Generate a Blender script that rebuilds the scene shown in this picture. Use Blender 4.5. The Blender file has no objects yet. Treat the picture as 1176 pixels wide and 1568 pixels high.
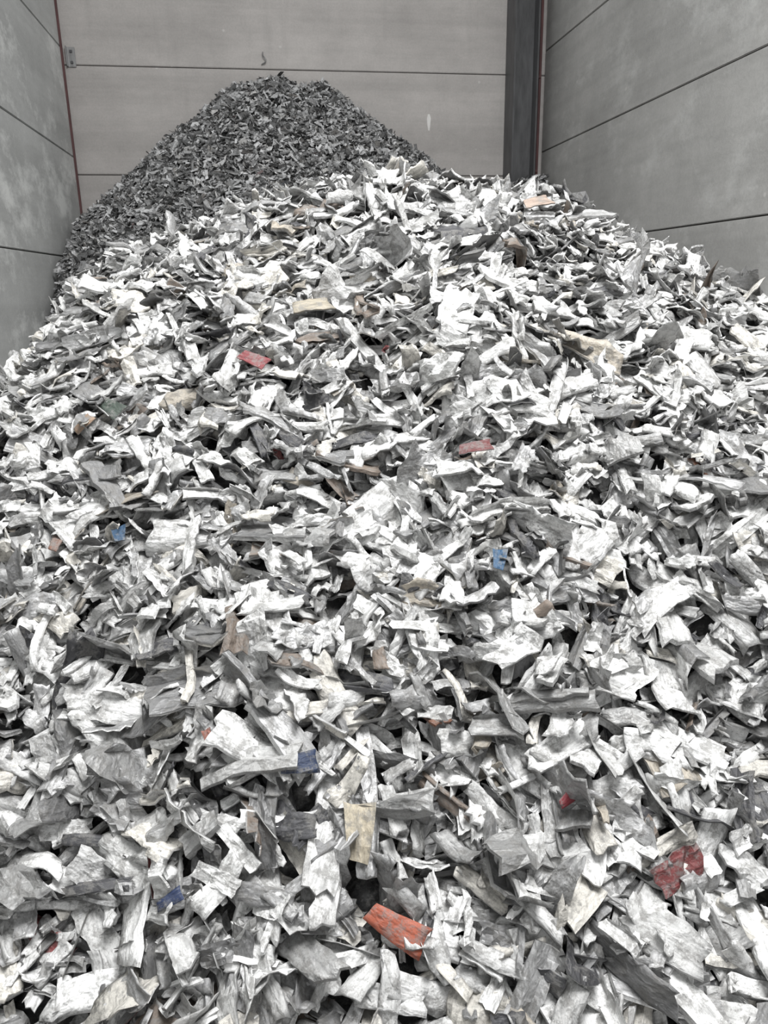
import bpy, math
import numpy as np
from mathutils import Matrix, Vector
rng = np.random.default_rng(11)
ZC = 2.1           # camera height above floor
XL, XR, YB = -2.05, 3.57, 10.0   # inner faces of the walls
YF = -1.5
scene = bpy.context.scene
scene.view_settings.view_transform = 'Standard'
scene.view_settings.look = 'None'

# ---------------------------------------------------------------- camera
cam_d = bpy.data.cameras.new('camera'); cam = bpy.data.objects.new('camera', cam_d)
scene.collection.objects.link(cam); scene.camera = cam
cam_d.sensor_fit = 'VERTICAL'; cam_d.sensor_height = 24; cam_d.lens = 24*1281/1733
cam_d.clip_start = 0.02
PITCH, YAW, ROLL = math.radians(16.8), math.radians(8.5), math.radians(-1.0)
cam.matrix_world = (Matrix.Translation((0, 0, ZC)) @ Matrix.Rotation(-YAW, 4, 'Z')
    @ Matrix.Rotation(math.pi/2-PITCH, 4, 'X') @ Matrix.Rotation(ROLL, 4, 'Z'))

# ---------------------------------------------------------------- node helpers
def newmat(name):
    m = bpy.data.materials.new(name); m.use_nodes = True
    nt = m.node_tree; nt.nodes.clear()
    out = nt.nodes.new('ShaderNodeOutputMaterial'); b = nt.nodes.new('ShaderNodeBsdfPrincipled')
    nt.links.new(b.outputs[0], out.inputs[0])
    return m, nt, b
def noise(nt, vec, scale, detail=4, rough=.55, mapscale=None):
    if mapscale is not None:
        mp = nt.nodes.new('ShaderNodeMapping'); mp.inputs['Scale'].default_value = mapscale
        nt.links.new(vec, mp.inputs['Vector']); vec = mp.outputs[0]
    n = nt.nodes.new('ShaderNodeTexNoise'); n.inputs['Scale'].default_value = scale
    n.inputs['Detail'].default_value = detail; n.inputs['Roughness'].default_value = rough
    nt.links.new(vec, n.inputs['Vector']); return n.outputs[0]
def ramp(nt, fac, stops):
    r = nt.nodes.new('ShaderNodeValToRGB'); e = r.color_ramp.elements
    while len(e) < len(stops): e.new(.5)
    for i, (p, c) in enumerate(stops):
        e[i].position = p; e[i].color = (c, c, c, 1) if not isinstance(c, tuple) else (*c, 1)
    nt.links.new(fac, r.inputs[0]); return r.outputs[0]
def mix(nt, fac, a, b, mode='MIX'):
    m = nt.nodes.new('ShaderNodeMix'); m.data_type = 'RGBA'; m.blend_type = mode
    if isinstance(fac, float): m.inputs[0].default_value = fac
    else: nt.links.new(fac, m.inputs[0])
    for s, v in ((m.inputs[6], a), (m.inputs[7], b)):
        if isinstance(v, tuple): s.default_value = (*v, 1)
        else: nt.links.new(v, s)
    return m.outputs[2]
def bump(nt, h, bsdf, strength, dist, prev=None):
    b = nt.nodes.new('ShaderNodeBump'); b.inputs['Strength'].default_value = strength
    b.inputs['Distance'].default_value = dist
    if prev is not None: nt.links.new(prev, b.inputs['Normal'])
    nt.links.new(h, b.inputs['Height']); nt.links.new(b.outputs[0], bsdf.inputs['Normal'])
    return b.outputs[0]

def concrete(name, base, splash=0.0, drips=.18):
    m, nt, b = newmat(name)
    g = nt.nodes.new('ShaderNodeNewGeometry').outputs['Position']
    big = noise(nt, g, .9, 7, .62)
    streak = noise(nt, g, 3.0, 6, .7, (1.6, 1.6, 5))
    band = noise(nt, g, 1.0, 3, .6, (.15, .15, 4.5))
    cloud = noise(nt, g, 5, 6, .7)
    fine = noise(nt, g, 45, 4, .7)
    c = mix(nt, ramp(nt, big, [(.3, 0.), (.7, 1.)]), tuple(x*.84 for x in base), tuple(x*1.09 for x in base))
    c = mix(nt, .13, c, ramp(nt, streak, [(.35, .5), (.6, 1.)]), 'MULTIPLY')
    c = mix(nt, .22, c, ramp(nt, band, [(.38, .45), (.58, 1.)]), 'MULTIPLY')
    c = mix(nt, .12, c, ramp(nt, cloud, [(.36, .5), (.6, 1.)]), 'MULTIPLY')
    c = mix(nt, .16, c, ramp(nt, fine, [(.35, .5), (.6, 1.)]), 'MULTIPLY')
    drip = noise(nt, g, 2.2, 4, .6, (3.2, 3.2, .35))
    c = mix(nt, ramp(nt, drip, [(.54, 0.), (.74, drips)]), c, tuple(x*.60 for x in base))
    if splash > 0:
        w = noise(nt, g, 1.4, 8, .72, (1.2, .8, 1.3))
        c = mix(nt, ramp(nt, w, [(.52, 0.), (.66, splash)]), c, (.78, .79, .77))
    v = nt.nodes.new('ShaderNodeTexVoronoi'); v.inputs['Scale'].default_value = 3.2
    nt.links.new(g, v.inputs['Vector'])
    c = mix(nt, ramp(nt, v.outputs['Distance'], [(.035, .6), (.06, 0.)]), c, (.6, .59, .57))
    nt.links.new(c, b.inputs['Base Color']); b.inputs['Roughness'].default_value = .85
    bump(nt, fine, b, .2, .01)
    return m
MAT_BACK = concrete('concrete_back', (.51, .486, .467), 0, .25)
MAT_SIDE = concrete('concrete_right', (.45, .446, .43), .3, .1)
MAT_LEFT = concrete('concrete_left', (.56, .568, .556), .9, .1)
MAT_FLOOR = concrete('concrete_floor', (.25, .24, .23))
def plain(name, col, rough=.5, metal=0., var=.35, sc=14):
    m, nt, b = newmat(name)
    g = nt.nodes.new('ShaderNodeNewGeometry').outputs['Position']
    n = noise(nt, g, sc, 5, .6, (1, 1, .25))
    c = mix(nt, ramp(nt, n, [(.3, 0.), (.7, 1.)]), tuple(x*(1-var) for x in col), tuple(min(1, x*(1+var)) for x in col))
    nt.links.new(c, b.inputs['Base Color']); b.inputs['Roughness'].default_value = rough; b.inputs['Metallic'].default_value = metal
    return m
MAT_JOINT = plain('joint_dark', (.05, .045, .04), .9)
MAT_STEEL = plain('painted_steel_charcoal', (.072, .073, .076), .45)
MAT_RED = plain('red_oxide_steel', (.09, .036, .036), .6)
MAT_GALV = plain('galvanised_steel', (.26, .26, .26), .45, .6)
MAT_LIME = plain('lime_run', (.75, .74, .72), .8, 0, .1)

# ---------------------------------------------------------------- boxes
def add_box(V, F, M, lo, hi, mi=0, bev=0.0):
    lo = np.array(lo, float); hi = np.array(hi, float)
    if bev <= 0:
        s = len(V)
        for z in (0, 1):
            for x, y in ((0, 0), (1, 0), (1, 1), (0, 1)):
                V.append((hi[0] if x else lo[0], hi[1] if y else lo[1], hi[2] if z else lo[2]))
        for f in ((3, 2, 1, 0), (4, 5, 6, 7), (0, 1, 5, 4), (1, 2, 6, 5), (2, 3, 7, 6), (3, 0, 4, 7)):
            F.append([s+i for i in f]); M.append(mi)
        return
    import bmesh
    bm = bmesh.new(); bmesh.ops.create_cube(bm, size=1)
    for v in bm.verts: v.co = Vector([lo[i]+(v.co[i]+.5)*(hi[i]-lo[i]) for i in range(3)])
    bmesh.ops.bevel(bm, geom=list(bm.edges), offset=bev, segments=2, affect='EDGES')
    s = len(V); bm.verts.ensure_lookup_table(); bm.verts.index_update()
    for v in bm.verts: V.append(tuple(v.co))
    for f in bm.faces: F.append([s+v.index for v in f.verts]); M.append(mi)
    bm.free()
def mesh_obj(name, V, F, M, mats, parent=None):
    me = bpy.data.meshes.new(name); me.from_pydata(V, [], F); me.update()
    for m in mats: me.materials.append(m)
    me.polygons.foreach_set('material_index', M)
    o = bpy.data.objects.new(name, me); scene.collection.objects.link(o)
    if parent: o.parent = parent
    return o
def panel_wall(name, axis, inner, outer, a0, a1, joint, step, mat):
    V, F, M = [], [], []
    joint += ZC; top = 6.2
    z = joint
    while z > 0: z -= step
    zs = [0.0]
    z += step
    while z < top: zs.append(z); z += step
    zs.append(top)
    sgn = 1 if outer > inner else -1
    for i in range(len(zs)-1):
        z0, z1 = zs[i]+.005, zs[i+1]-.005
        lo = [a0, inner, z0] if axis == 'y' else [inner, a0, z0]
        hi = [a1, outer, z1] if axis == 'y' else [outer, a1, z1]
        l = [min(p, q) for p, q in zip(lo, hi)]; h = [max(p, q) for p, q in zip(lo, hi)]
        add_box(V, F, M, l, h, 0, .006)
    b0 = inner+sgn*.02
    lo = [a0+.01, b0, 0.01] if axis == 'y' else [b0, a0+.01, 0.01]
    hi = [a1-.01, outer-sgn*.01, top-.02] if axis == 'y' else [outer-sgn*.01, a1-.01, top-.02]
    l = [min(p, q) for p, q in zip(lo, hi)]; h = [max(p, q) for p, q in zip(lo, hi)]
    add_box(V, F, M, l, h, 1)
    return mesh_obj(name, V, F, M, [mat, MAT_JOINT])
panel_wall('wall_back', 'y', YB, YB+.2, XL-.2, XR+.2, 1.27, 1.135, MAT_BACK)
panel_wall('wall_left', 'x', XL, XL-.2, YF, YB-.03, .33, 1.12, MAT_LEFT)
panel_wall('wall_right', 'x', XR, XR+.2, YF, YB-.03, .42, 1.12, MAT_SIDE)
V, F, M = [], [], []
add_box(V, F, M, (-6, -6, -.15), (8, YB+.2, 0), 0, .01); mesh_obj('floor', V, F, M, [MAT_FLOOR])

# steel column (H section) in the right back corner
V, F, M = [], [], []
cx0, cx1, cyf = 3.08, 3.385, 9.66
add_box(V, F, M, (cx0, cyf, 0), (cx0+.022, YB-.005, 6.2), 0, .004)
add_box(V, F, M, (cx1-.022, cyf, 0), (cx1, YB-.005, 6.2), 0, .004)
add_box(V, F, M, (cx0+.022, cyf+.15, 0), (cx1-.022, cyf+.165, 6.2), 0)
mesh_obj('steel_column', V, F, M, [MAT_STEEL])
V, F, M = [], [], []
add_box(V, F, M, (3.475, 9.90, 0), (3.505, 9.94, 6.2), 0, .004)
add_box(V, F, M, (3.475, 9.94, 0), (3.485, 9.995, 6.2), 0)
for z in (1.15, 2.2, 3.25, 4.3):
    add_box(V, F, M, (3.465, 9.885, z+ZC-.9), (3.495, 9.90, z+ZC-.87), 0, .003)
mesh_obj('red_corner_strip', V, F, M, [MAT_RED])
V, F, M = [], [], []
add_box(V, F, M, (XL, 9.92, 0), (XL+.024, 9.945, 6.2), 0, .003)
mesh_obj('red_corner_strip', V, F, M, [MAT_RED])
V, F, M = [], [], []
bz = ZC+2.48
add_box(V, F, M, (XL+.05, YB-.02, bz-.10), (XL+.14, YB-.001, bz+.10), 0, .004)
add_box(V, F, M, (XL+.05, YB-.07, bz-.10), (XL+.06, YB-.02, bz+.10), 0, .002)
for dz in (-.055, .055): add_box(V, F, M, (XL+.085, YB-.035, bz+dz-.014), (XL+.115, YB-.02, bz+dz+.014), 1, .004)
mesh_obj('wall_bracket', V, F, M, [MAT_GALV, MAT_STEEL])
cu = bpy.data.curves.new('lifting_hook', 'CURVE'); cu.dimensions = '3D'; cu.bevel_depth = .007
sp_ = cu.splines.new('BEZIER'); sp_.bezier_points.add(3)
for p, co in zip(sp_.bezier_points, [(.17, YB, 4.68), (.17, YB-.04, 4.64), (.20, YB-.045, 4.58), (.15, YB-.02, 4.55)]):
    p.co = co; p.handle_left_type = p.handle_right_type = 'AUTO'
ho = bpy.data.objects.new('lifting_hook', cu); cu.materials.append(MAT_GALV); scene.collection.objects.link(ho)
# lime run (pale dribble) stuck on the back wall
V, F, M = [], [], []
pts = [(-.012, .0), (.012, .0), (.028, -.05), (.022, -.12), (.010, -.18), (-.006, -.18), (-.020, -.11), (-.024, -.05)]
s = len(pts)
for yy, k in ((YB, 1.0), (YB-.006, .8)):
    for px_, pz_ in pts: V.append((2.13+px_*k, yy, ZC+1.96+pz_*k))
F.append(list(range(s, 2*s))); M.append(0)
for i in range(s): F.append([i, (i+1) % s, s+(i+1) % s, s+i]); M.append(0)
mesh_obj('lime_run', V, F, M, [MAT_LIME])

# ---------------------------------------------------------------- pile height field
wr = np.random.default_rng(5)
WAVES = []
for i in range(34):
    lam = wr.uniform(.22, 1.2); th = wr.uniform(0, np.pi)
    WAVES.append((2*np.pi/lam*np.cos(th), 2*np.pi/lam*np.sin(th), wr.uniform(0, 6.28), .010*lam**.8+.002))
def lumps(x, y):
    s = 0
    for kx, ky, ph, a in WAVES: s = s+a*np.sin(kx*x+ky*y+ph)
    return s
cy, sy = math.cos(YAW), math.sin(YAW)
def near(x, y):
    X = x*cy-y*sy; Y = x*sy+y*cy
    dx = X-.10; dx = np.where(dx < 0, dx*.67, dx*.74); dy = Y-3.3
    z = .395-.96*(np.sqrt(dx*dx+dy*dy+.66)-.812)-.60*np.maximum(0, -X-1.05)-.42*np.maximum(0, X-1.3)
    return z+ZC+lumps(x, y)*(.45+.6*np.clip((2.7-Y)/.8, 0, 1))
def far(x, y):
    dx = x-.30; dx = np.where(dx < 0, dx*1.10, dx*.97); dy = np.minimum(y-9.8, 0)*1.2
    z = 2.24-.88*(np.sqrt(dx*dx+dy*dy+.8)-.9)
    sh = 1.15-.6*np.maximum(0, 9.5-y)
    z = np.maximum(z, np.where(x > 1.2, sh, -9))
    return z+ZC+.7*lumps(x+3.3, y*1.1)
def normal(fn, x, y, e=.05):
    gx = (fn(x+e, y)-fn(x-e, y))/(2*e); gy = (fn(x, y+e)-fn(x, y-e))/(2*e)
    n = np.stack([-gx, -gy, np.ones_like(gx)], 1); return n/np.linalg.norm(n, axis=1, keepdims=True)

# ---------------------------------------------------------------- flake templates
def make_templates(K, nu, nv, thick, r):
    T = []
    U, Vv = np.meshgrid(np.linspace(-1, 1, nu+1), np.linspace(-1, 1, nv+1), indexing='ij')
    for k in range(K):
        clean = k == 3
        kind = 'plate' if clean else r.choice(['strip', 'plate', 'crumple'], p=[.50, .15, .35])
        w = {'strip': r.uniform(.26, .42), 'plate': r.uniform(.42, .65), 'crumple': r.uniform(.35, .60)}[kind]
        if clean: w = .5
        ja = .022 if kind == 'strip' else .04
        if clean: ja = .02
        jag = lambda: r.normal(0, ja, nv+1)
        e = np.abs(U)**6
        x = .5*U+e*np.where(U > 0, jag()[None, :], jag()[None, :])+Vv*r.normal(0, .11)*w
        half = w/2*(1+r.normal(0, .07)*U)
        if not clean and r.random() < .06: half = half*(1-r.uniform(.2, .5)*np.clip((U-.3)/.7, 0, 1))
        ej = np.where(Vv > 0, r.normal(0, 1, (nu+1, 1)), r.normal(0, 1, (nu+1, 1)))*(.010 if kind == 'strip' else .022)
        if clean: ej = ej*.3
        if not clean and r.random() < .25:
            su, sv = r.choice([-1, 1]), r.choice([-1, 1])
            d = np.clip((su*U-.5)/.5, 0, 1)*(Vv*sv > 0)
            ej = ej-sv*d*half*r.uniform(.3, .8)
        y = Vv*half+ej*np.abs(Vv)**2+r.normal(0, .03)*U*U
        z = np.zeros_like(x)
        nf = r.integers(2, 5) if kind == 'crumple' else r.integers(0, 3)
        for _ in range(0 if clean else nf):       # sharp creases
            th = r.uniform(-.6, .6) if kind != 'crumple' else r.uniform(-1.6, 1.6)
            d = np.maximum(0, x*np.cos(th)+y*np.sin(th)-r.uniform(-.3, .35)); an = r.uniform(-.8, .8)
            x = x-d*(1-np.cos(an))*np.cos(th); y = y-d*(1-np.cos(an))*np.sin(th); z = z+np.sin(an)*d
        z = z+r.normal(0, .28)*x*y
        k1 = r.normal(0, .45)
        if abs(k1) > .05:
            a = x*k1; x, z = np.sin(a)/k1-z*np.sin(a), (1-np.cos(a))/k1+z*np.cos(a)
        if r.random() < .25 and not clean:
            k2 = r.choice([-1, 1])*r.uniform(1.0, 3.6)*min(1, .35/w)
            a = y*k2; y, z = np.sin(a)/k2, (1-np.cos(a))/k2+z
        if r.random() < .55 and not clean:   # edge folded over
            y0 = r.uniform(-.2, .35)*w; sg = r.choice([-1, 1]); an = r.uniform(.7, 2.8)
            d = np.maximum(0, y-y0); y = y-d*(1-np.cos(an)); z = z+sg*d*np.sin(an)
        if kind == 'strip': z = z+r.uniform(.008, .03)*np.where(np.arange(nv+1) % 2, 1, -1)[None, :]*r.choice([0, 1], p=[.4, .6])
        z = z+r.normal(0, .020 if kind == 'crumple' else .009, z.shape)
        if kind == 'crumple':
            for _ in range(5):
                th = r.uniform(0, 3.14); f = r.uniform(9, 22); z = z+.024*np.sin(f*(x*np.cos(th)+y*np.sin(th))+r.uniform(0, 6))
        z = z-z.mean()
        top = np.stack([x, y, z], -1).reshape(-1, 3)
        if thick > 0:
            bot = top.copy(); bot[:, 2] -= thick*r.uniform(.6, 2.4); top = np.concatenate([top, bot])
        T.append(top)
    idx = np.arange((nu+1)*(nv+1)).reshape(nu+1, nv+1)
    q = np.stack([idx[:-1, :-1], idx[1:, :-1], idx[1:, 1:], idx[:-1, 1:]], -1).reshape(-1, 4)
    nsh = len(q)
    if thick > 0:
        n = (nu+1)*(nv+1)
        loop = list(idx[:, 0])+list(idx[-1, 1:])+list(idx[-2::-1, -1])+list(idx[0, -2:0:-1])
        rim = [[a, a+n, b+n, b] for a, b in zip(loop, loop[1:]+loop[:1])]
        q = np.concatenate([q, q[:, ::-1]+n, np.array(rim)])
    return np.array(T), q, nsh

COLS = [  # colour, metal, weight
 ((.80, .80, .79), 0, 50), ((.62, .62, .61), 0, 18), ((.70, .675, .62), 0, 7), ((.42, .42, .415), .4, 12),
 ((.25, .25, .25), .4, 8), ((.08, .08, .085), .2, 4), ((.42, .38, .32), 0, .9), ((.22, .18, .15), 0, 1.8),
 ((.20, .055, .055), 0, .12), ((.24, .12, .08), 0, .06), ((.05, .075, .12), 0, .05)]
def pick_cols(N, r, dark=1.0):
    p = np.array([c[2] for c in COLS]); p /= p.sum()
    i = r.choice(len(COLS), N, p=p)
    c = np.array([(*c[0], c[1]) for c in COLS])[i]
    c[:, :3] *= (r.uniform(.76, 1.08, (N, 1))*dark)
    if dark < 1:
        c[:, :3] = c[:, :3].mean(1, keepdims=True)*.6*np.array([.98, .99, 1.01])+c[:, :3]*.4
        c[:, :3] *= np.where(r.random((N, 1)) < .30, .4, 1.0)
    c[:, :3] = np.clip(c[:, :3], 0, .9)
    return c

def build_pile(name, fn, xs, ys, N, smin, smax, tmpl, r, keep, base_step, dark, tilt, specials=()):
    T, Q, nsh = tmpl
    x = r.uniform(xs[0]+.06, xs[1]-.06, N); y = r.uniform(ys[0]+.06, ys[1]-.06, N)
    k = keep(x, y, r); x = x[k]; y = y[k]
    x = np.concatenate([x, [s[0] for s in specials]]); y = np.concatenate([y, [s[1] for s in specials]])
    N = len(x); ns = len(specials)
    L = np.exp(r.normal(np.log(math.sqrt(smin*smax)), .40, N)).clip(smin*.5, smax*1.15)
    L *= 1.02+.08*np.clip(2.0-y, 0, 1)
    nrm = normal(fn, x, y)
    # neighbouring flakes share part of their tilt -> shingled stacks
    q1 = lumps(x*2.1+9, y*2.1-4)*5; q2 = lumps(x*2.3-7, y*2.3+12)*5
    n = nrm*.70+np.array([0, 0, .30])+r.normal(0, tilt, (N, 3))+np.stack([q1, q2, 0*q1], 1)
    edge = r.random(N) < (.05 if dark == 1 else .12)
    n[edge] += r.normal(0, .8, (edge.sum(), 3))
    off = r.uniform(-.085, .015, N)
    if ns:
        n[-ns:] = nrm[-ns:]+r.normal(0, .1, (ns, 3)); off[-ns:] = .04
        L[-ns:] = [s[2] for s in specials]
    n /= np.linalg.norm(n, axis=1, keepdims=True)
    a = r.normal(0, 1, (N, 3)); a[:, 2] *= .5
    if ns:
        for j, s in enumerate(specials): a[N-ns+j] = s[4]
    t = a-(a*n).sum(1, keepdims=True)*n; t /= np.linalg.norm(t, axis=1, keepdims=True)
    b = np.cross(n, t)
    flip = np.where(r.random(N) < .25, -1., 1.)
    if ns: flip[-ns:] = 1
    R = np.stack([t, b*flip[:, None], n*flip[:, None]], -1)
    ti = r.integers(0, len(T), N)
    if ns: ti[-ns:] = 3
    sc = np.stack([L, L*r.uniform(.8, 1.15, N), L], 1)
    loc = T[ti]*sc[:, None, :]
    P = np.einsum('nij,nvj->nvi', R, loc)
    P[:, :, 0] += x[:, None]; P[:, :, 1] += y[:, None]; P[:, :, 2] += (fn(x, y)+off)[:, None]
    P[:, :, 0] = P[:, :, 0].clip(XL+.01, XR-.01); P[:, :, 1] = np.minimum(P[:, :, 1], YB-.01)
    P[:, :, 2] = np.maximum(P[:, :, 2], .004)
    nv = P.shape[1]
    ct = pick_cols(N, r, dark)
    for j, s in enumerate(specials): ct[N-ns+j] = (*s[3], 0)
    C = np.repeat(ct[:, None, :], nv, 1)
    if nsh < len(Q):   # reverse side bare aluminium / primer
        h = nv//2
        und = np.array([.41, .41, .41, .5])*r.uniform(.5, 1.5, (N, 1)); und[:, 3] = .5
        white = r.random(N) < .35
        und[white] = ct[white]
        C[:, h:, :] = und[:, None, :]
    LO = loc+r.uniform(-40, 40, (N, 1, 3))
    Fq = (Q[None]+(np.arange(N)*nv)[:, None, None]).reshape(-1, 4)
    smooth = np.repeat((r.random(N) < .5)[:, None], len(Q), 1)
    if nsh < len(Q): smooth[:, 2*nsh:] = False
    P = P.reshape(-1, 3); C = C.reshape(-1, 4); LO = LO.reshape(-1, 3)
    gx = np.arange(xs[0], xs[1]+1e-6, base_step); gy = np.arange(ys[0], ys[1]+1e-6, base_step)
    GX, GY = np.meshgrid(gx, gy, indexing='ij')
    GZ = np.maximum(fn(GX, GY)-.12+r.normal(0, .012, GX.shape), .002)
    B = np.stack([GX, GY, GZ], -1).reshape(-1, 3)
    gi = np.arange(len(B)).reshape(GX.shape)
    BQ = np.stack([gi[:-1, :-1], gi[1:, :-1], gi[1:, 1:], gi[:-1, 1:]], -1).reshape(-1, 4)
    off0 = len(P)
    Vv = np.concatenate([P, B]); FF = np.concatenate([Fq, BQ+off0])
    CC = np.concatenate([C, np.tile([.06, .06, .06, 0], (len(B), 1))]); LL = np.concatenate([LO, B])  # base sheet coloured near-black so the gaps between flakes read as shade
    me = bpy.data.meshes.new(name)
    me.vertices.add(len(Vv)); me.vertices.foreach_set('co', Vv.astype(np.float32).ravel())
    me.loops.add(FF.size); me.loops.foreach_set('vertex_index', FF.astype(np.int32).ravel())
    me.polygons.add(len(FF)); me.polygons.foreach_set('loop_start', (np.arange(len(FF))*4).astype(np.int32))
    me.update(calc_edges=True)
    sm = np.concatenate([smooth.ravel(), np.zeros(len(BQ), bool)])
    me.polygons.foreach_set('use_smooth', sm)
    at = me.attributes.new('flake_col', 'FLOAT_COLOR', 'POINT'); at.data.foreach_set('color', CC.astype(np.float32).ravel())
    at = me.attributes.new('flake_loc', 'FLOAT_VECTOR', 'POINT'); at.data.foreach_set('vector', LL.astype(np.float32).ravel())
    me.update()
    o = bpy.data.objects.new(name, me); scene.collection.objects.link(o)
    print(name, 'flakes', N, 'faces', len(FF))
    return o

def flake_mat(name, dirt):
    m, nt, b = newmat(name)
    ac = nt.nodes.new('ShaderNodeAttribute'); ac.attribute_name = 'flake_col'
    al = nt.nodes.new('ShaderNodeAttribute'); al.attribute_name = 'flake_loc'
    loc = al.outputs['Vector']
    streak = noise(nt, loc, 58, 4, .62, (.25, 1.4, 1))
    blot = noise(nt, loc, 29, 8, .8)
    fine = noise(nt, loc, 300, 3, .7)
    wrk = ramp(nt, noise(nt, loc, 24, 3, .5, (.65, 1.3, 1)), [(.40, 0.), (.50, 1.), (.60, 0.)])   # crease lines
    scr = ramp(nt, noise(nt, loc, 85, 2, .5, (.12, 1.2, 1)), [(.61, 0.), (.67, 1.)])
    c = mix(nt, .50*dirt, ac.outputs['Color'], ramp(nt, streak, [(.35, .3), (.51, 1.)]), 'MULTIPLY')
    c = mix(nt, ramp(nt, blot, [(.495, 0.), (.57, .66*dirt)]), c, (.21, .205, .195))
    c = mix(nt, ramp(nt, scr, [(0., 0.), (1., .3)]), c, (.17, .17, .17))
    c = mix(nt, .40, c, ramp(nt, fine, [(.3, .35), (.5, 1.)]), 'MULTIPLY')
    nt.links.new(c, b.inputs['Base Color'])
    nt.links.new(ac.outputs['Alpha'], b.inputs['Metallic'])
    nt.links.new(ramp(nt, blot, [(.4, .44), (.6, .75)]), b.inputs['Roughness'])
    b.inputs['Specular IOR Level'].default_value = .4
    p = bump(nt, wrk, b, .5, .004)
    bump(nt, blot, b, .45, .004, p)
    return m
MF = flake_mat('shredded_painted_aluminium', 1.0)
MF2 = flake_mat('shredded_dusty_aluminium', .9)

tn = make_templates(220, 8, 4, .027, np.random.default_rng(31))
tf = make_templates(100, 4, 2, 0, np.random.default_rng(4))

def hit(px, py):
    d = cam.matrix_world.to_3x3() @ Vector(((px-650)/1281, -(py-866.5)/1281, -1)); d.normalize()
    for i in range(200, 3000):
        t = i*.004; x, y, z = d.x*t, d.y*t, ZC+d.z*t
        if near(np.array(x), np.array(y)) > z: return round(x, 3), round(y, 3)
    return None
SP = []
def sp(px, py, L, col, ang):
    h = hit(px, py)
    print('SPECIAL', px, py, h)
    if h: SP.append((h[0], h[1], L, col, (math.cos(ang), math.sin(ang), -.3)))
sp(672, 1605, .11, (.40, .115, .07), -.6)
sp(845, 975, .05, (.035, .09, .17), 1.2); sp(205, 930, .055, (.04, .08, .14), 1.6)
sp(510, 1325, .07, (.03, .045, .09), .4); sp(430, 632, .08, (.20, .045, .05), -.5)
sp(805, 783, .08, (.15, .05, .05), .2); sp(190, 715, .08, (.07, .09, .075), -.8)
sp(145, 742, .06, (.32, .22, .15), 1.0); sp(610, 1440, .10, (.44, .39, .30), 1.4)
sp(960, 1385, .04, (.23, .04, .05), 1.2); sp(910, 362, .10, (.36, .28, .23), .5)
sp(290, 1555, .05, (.03, .045, .10), .7); sp(530, 540, .12, (.38, .34, .27), .5)
sp(355, 1280, .035, (.30, .13, .1), 1.4); sp(100, 945, .06, (.2, .11, .08), 1.5)

def keep_near(x, y, r):
    p = np.where(y > 4.3, .25, 1.0)
    return (r.random(len(x)) < p) & (near(x, y) > far(x, y)-.15) & (near(x, y) > .0)
def keep_far(x, y, r):
    return (far(x, y) > near(x, y)-.1) & (far(x, y) > .0)
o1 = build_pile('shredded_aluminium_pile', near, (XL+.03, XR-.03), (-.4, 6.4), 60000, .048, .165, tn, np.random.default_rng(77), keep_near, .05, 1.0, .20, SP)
o1.data.materials.append(MF)
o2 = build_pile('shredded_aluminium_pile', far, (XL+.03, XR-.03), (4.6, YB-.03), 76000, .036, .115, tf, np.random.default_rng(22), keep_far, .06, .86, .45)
o2.data.materials.append(MF2)

# ---------------------------------------------------------------- light
w = bpy.data.worlds.new('world'); scene.world = w; w.use_nodes = True
w.node_tree.nodes['Background'].inputs[0].default_value = (.98, .99, 1, 1)
w.node_tree.nodes['Background'].inputs[1].default_value = .60
def area(name, loc, target, size, power):
    l = bpy.data.lights.new(name, 'AREA'); l.shape = 'SQUARE'; l.size = size; l.energy = power
    o = bpy.data.objects.new(name, l); scene.collection.objects.link(o); o.location = loc
    o.rotation_euler = (Vector(target)-Vector(loc)).to_track_quat('-Z', 'Y').to_euler()
area('added_overhead_light', (1.0, .8, ZC+4.4), (.8, 2.8, ZC), 2.2, 520)  # unseen overhead lamp, added to brighten the near pile
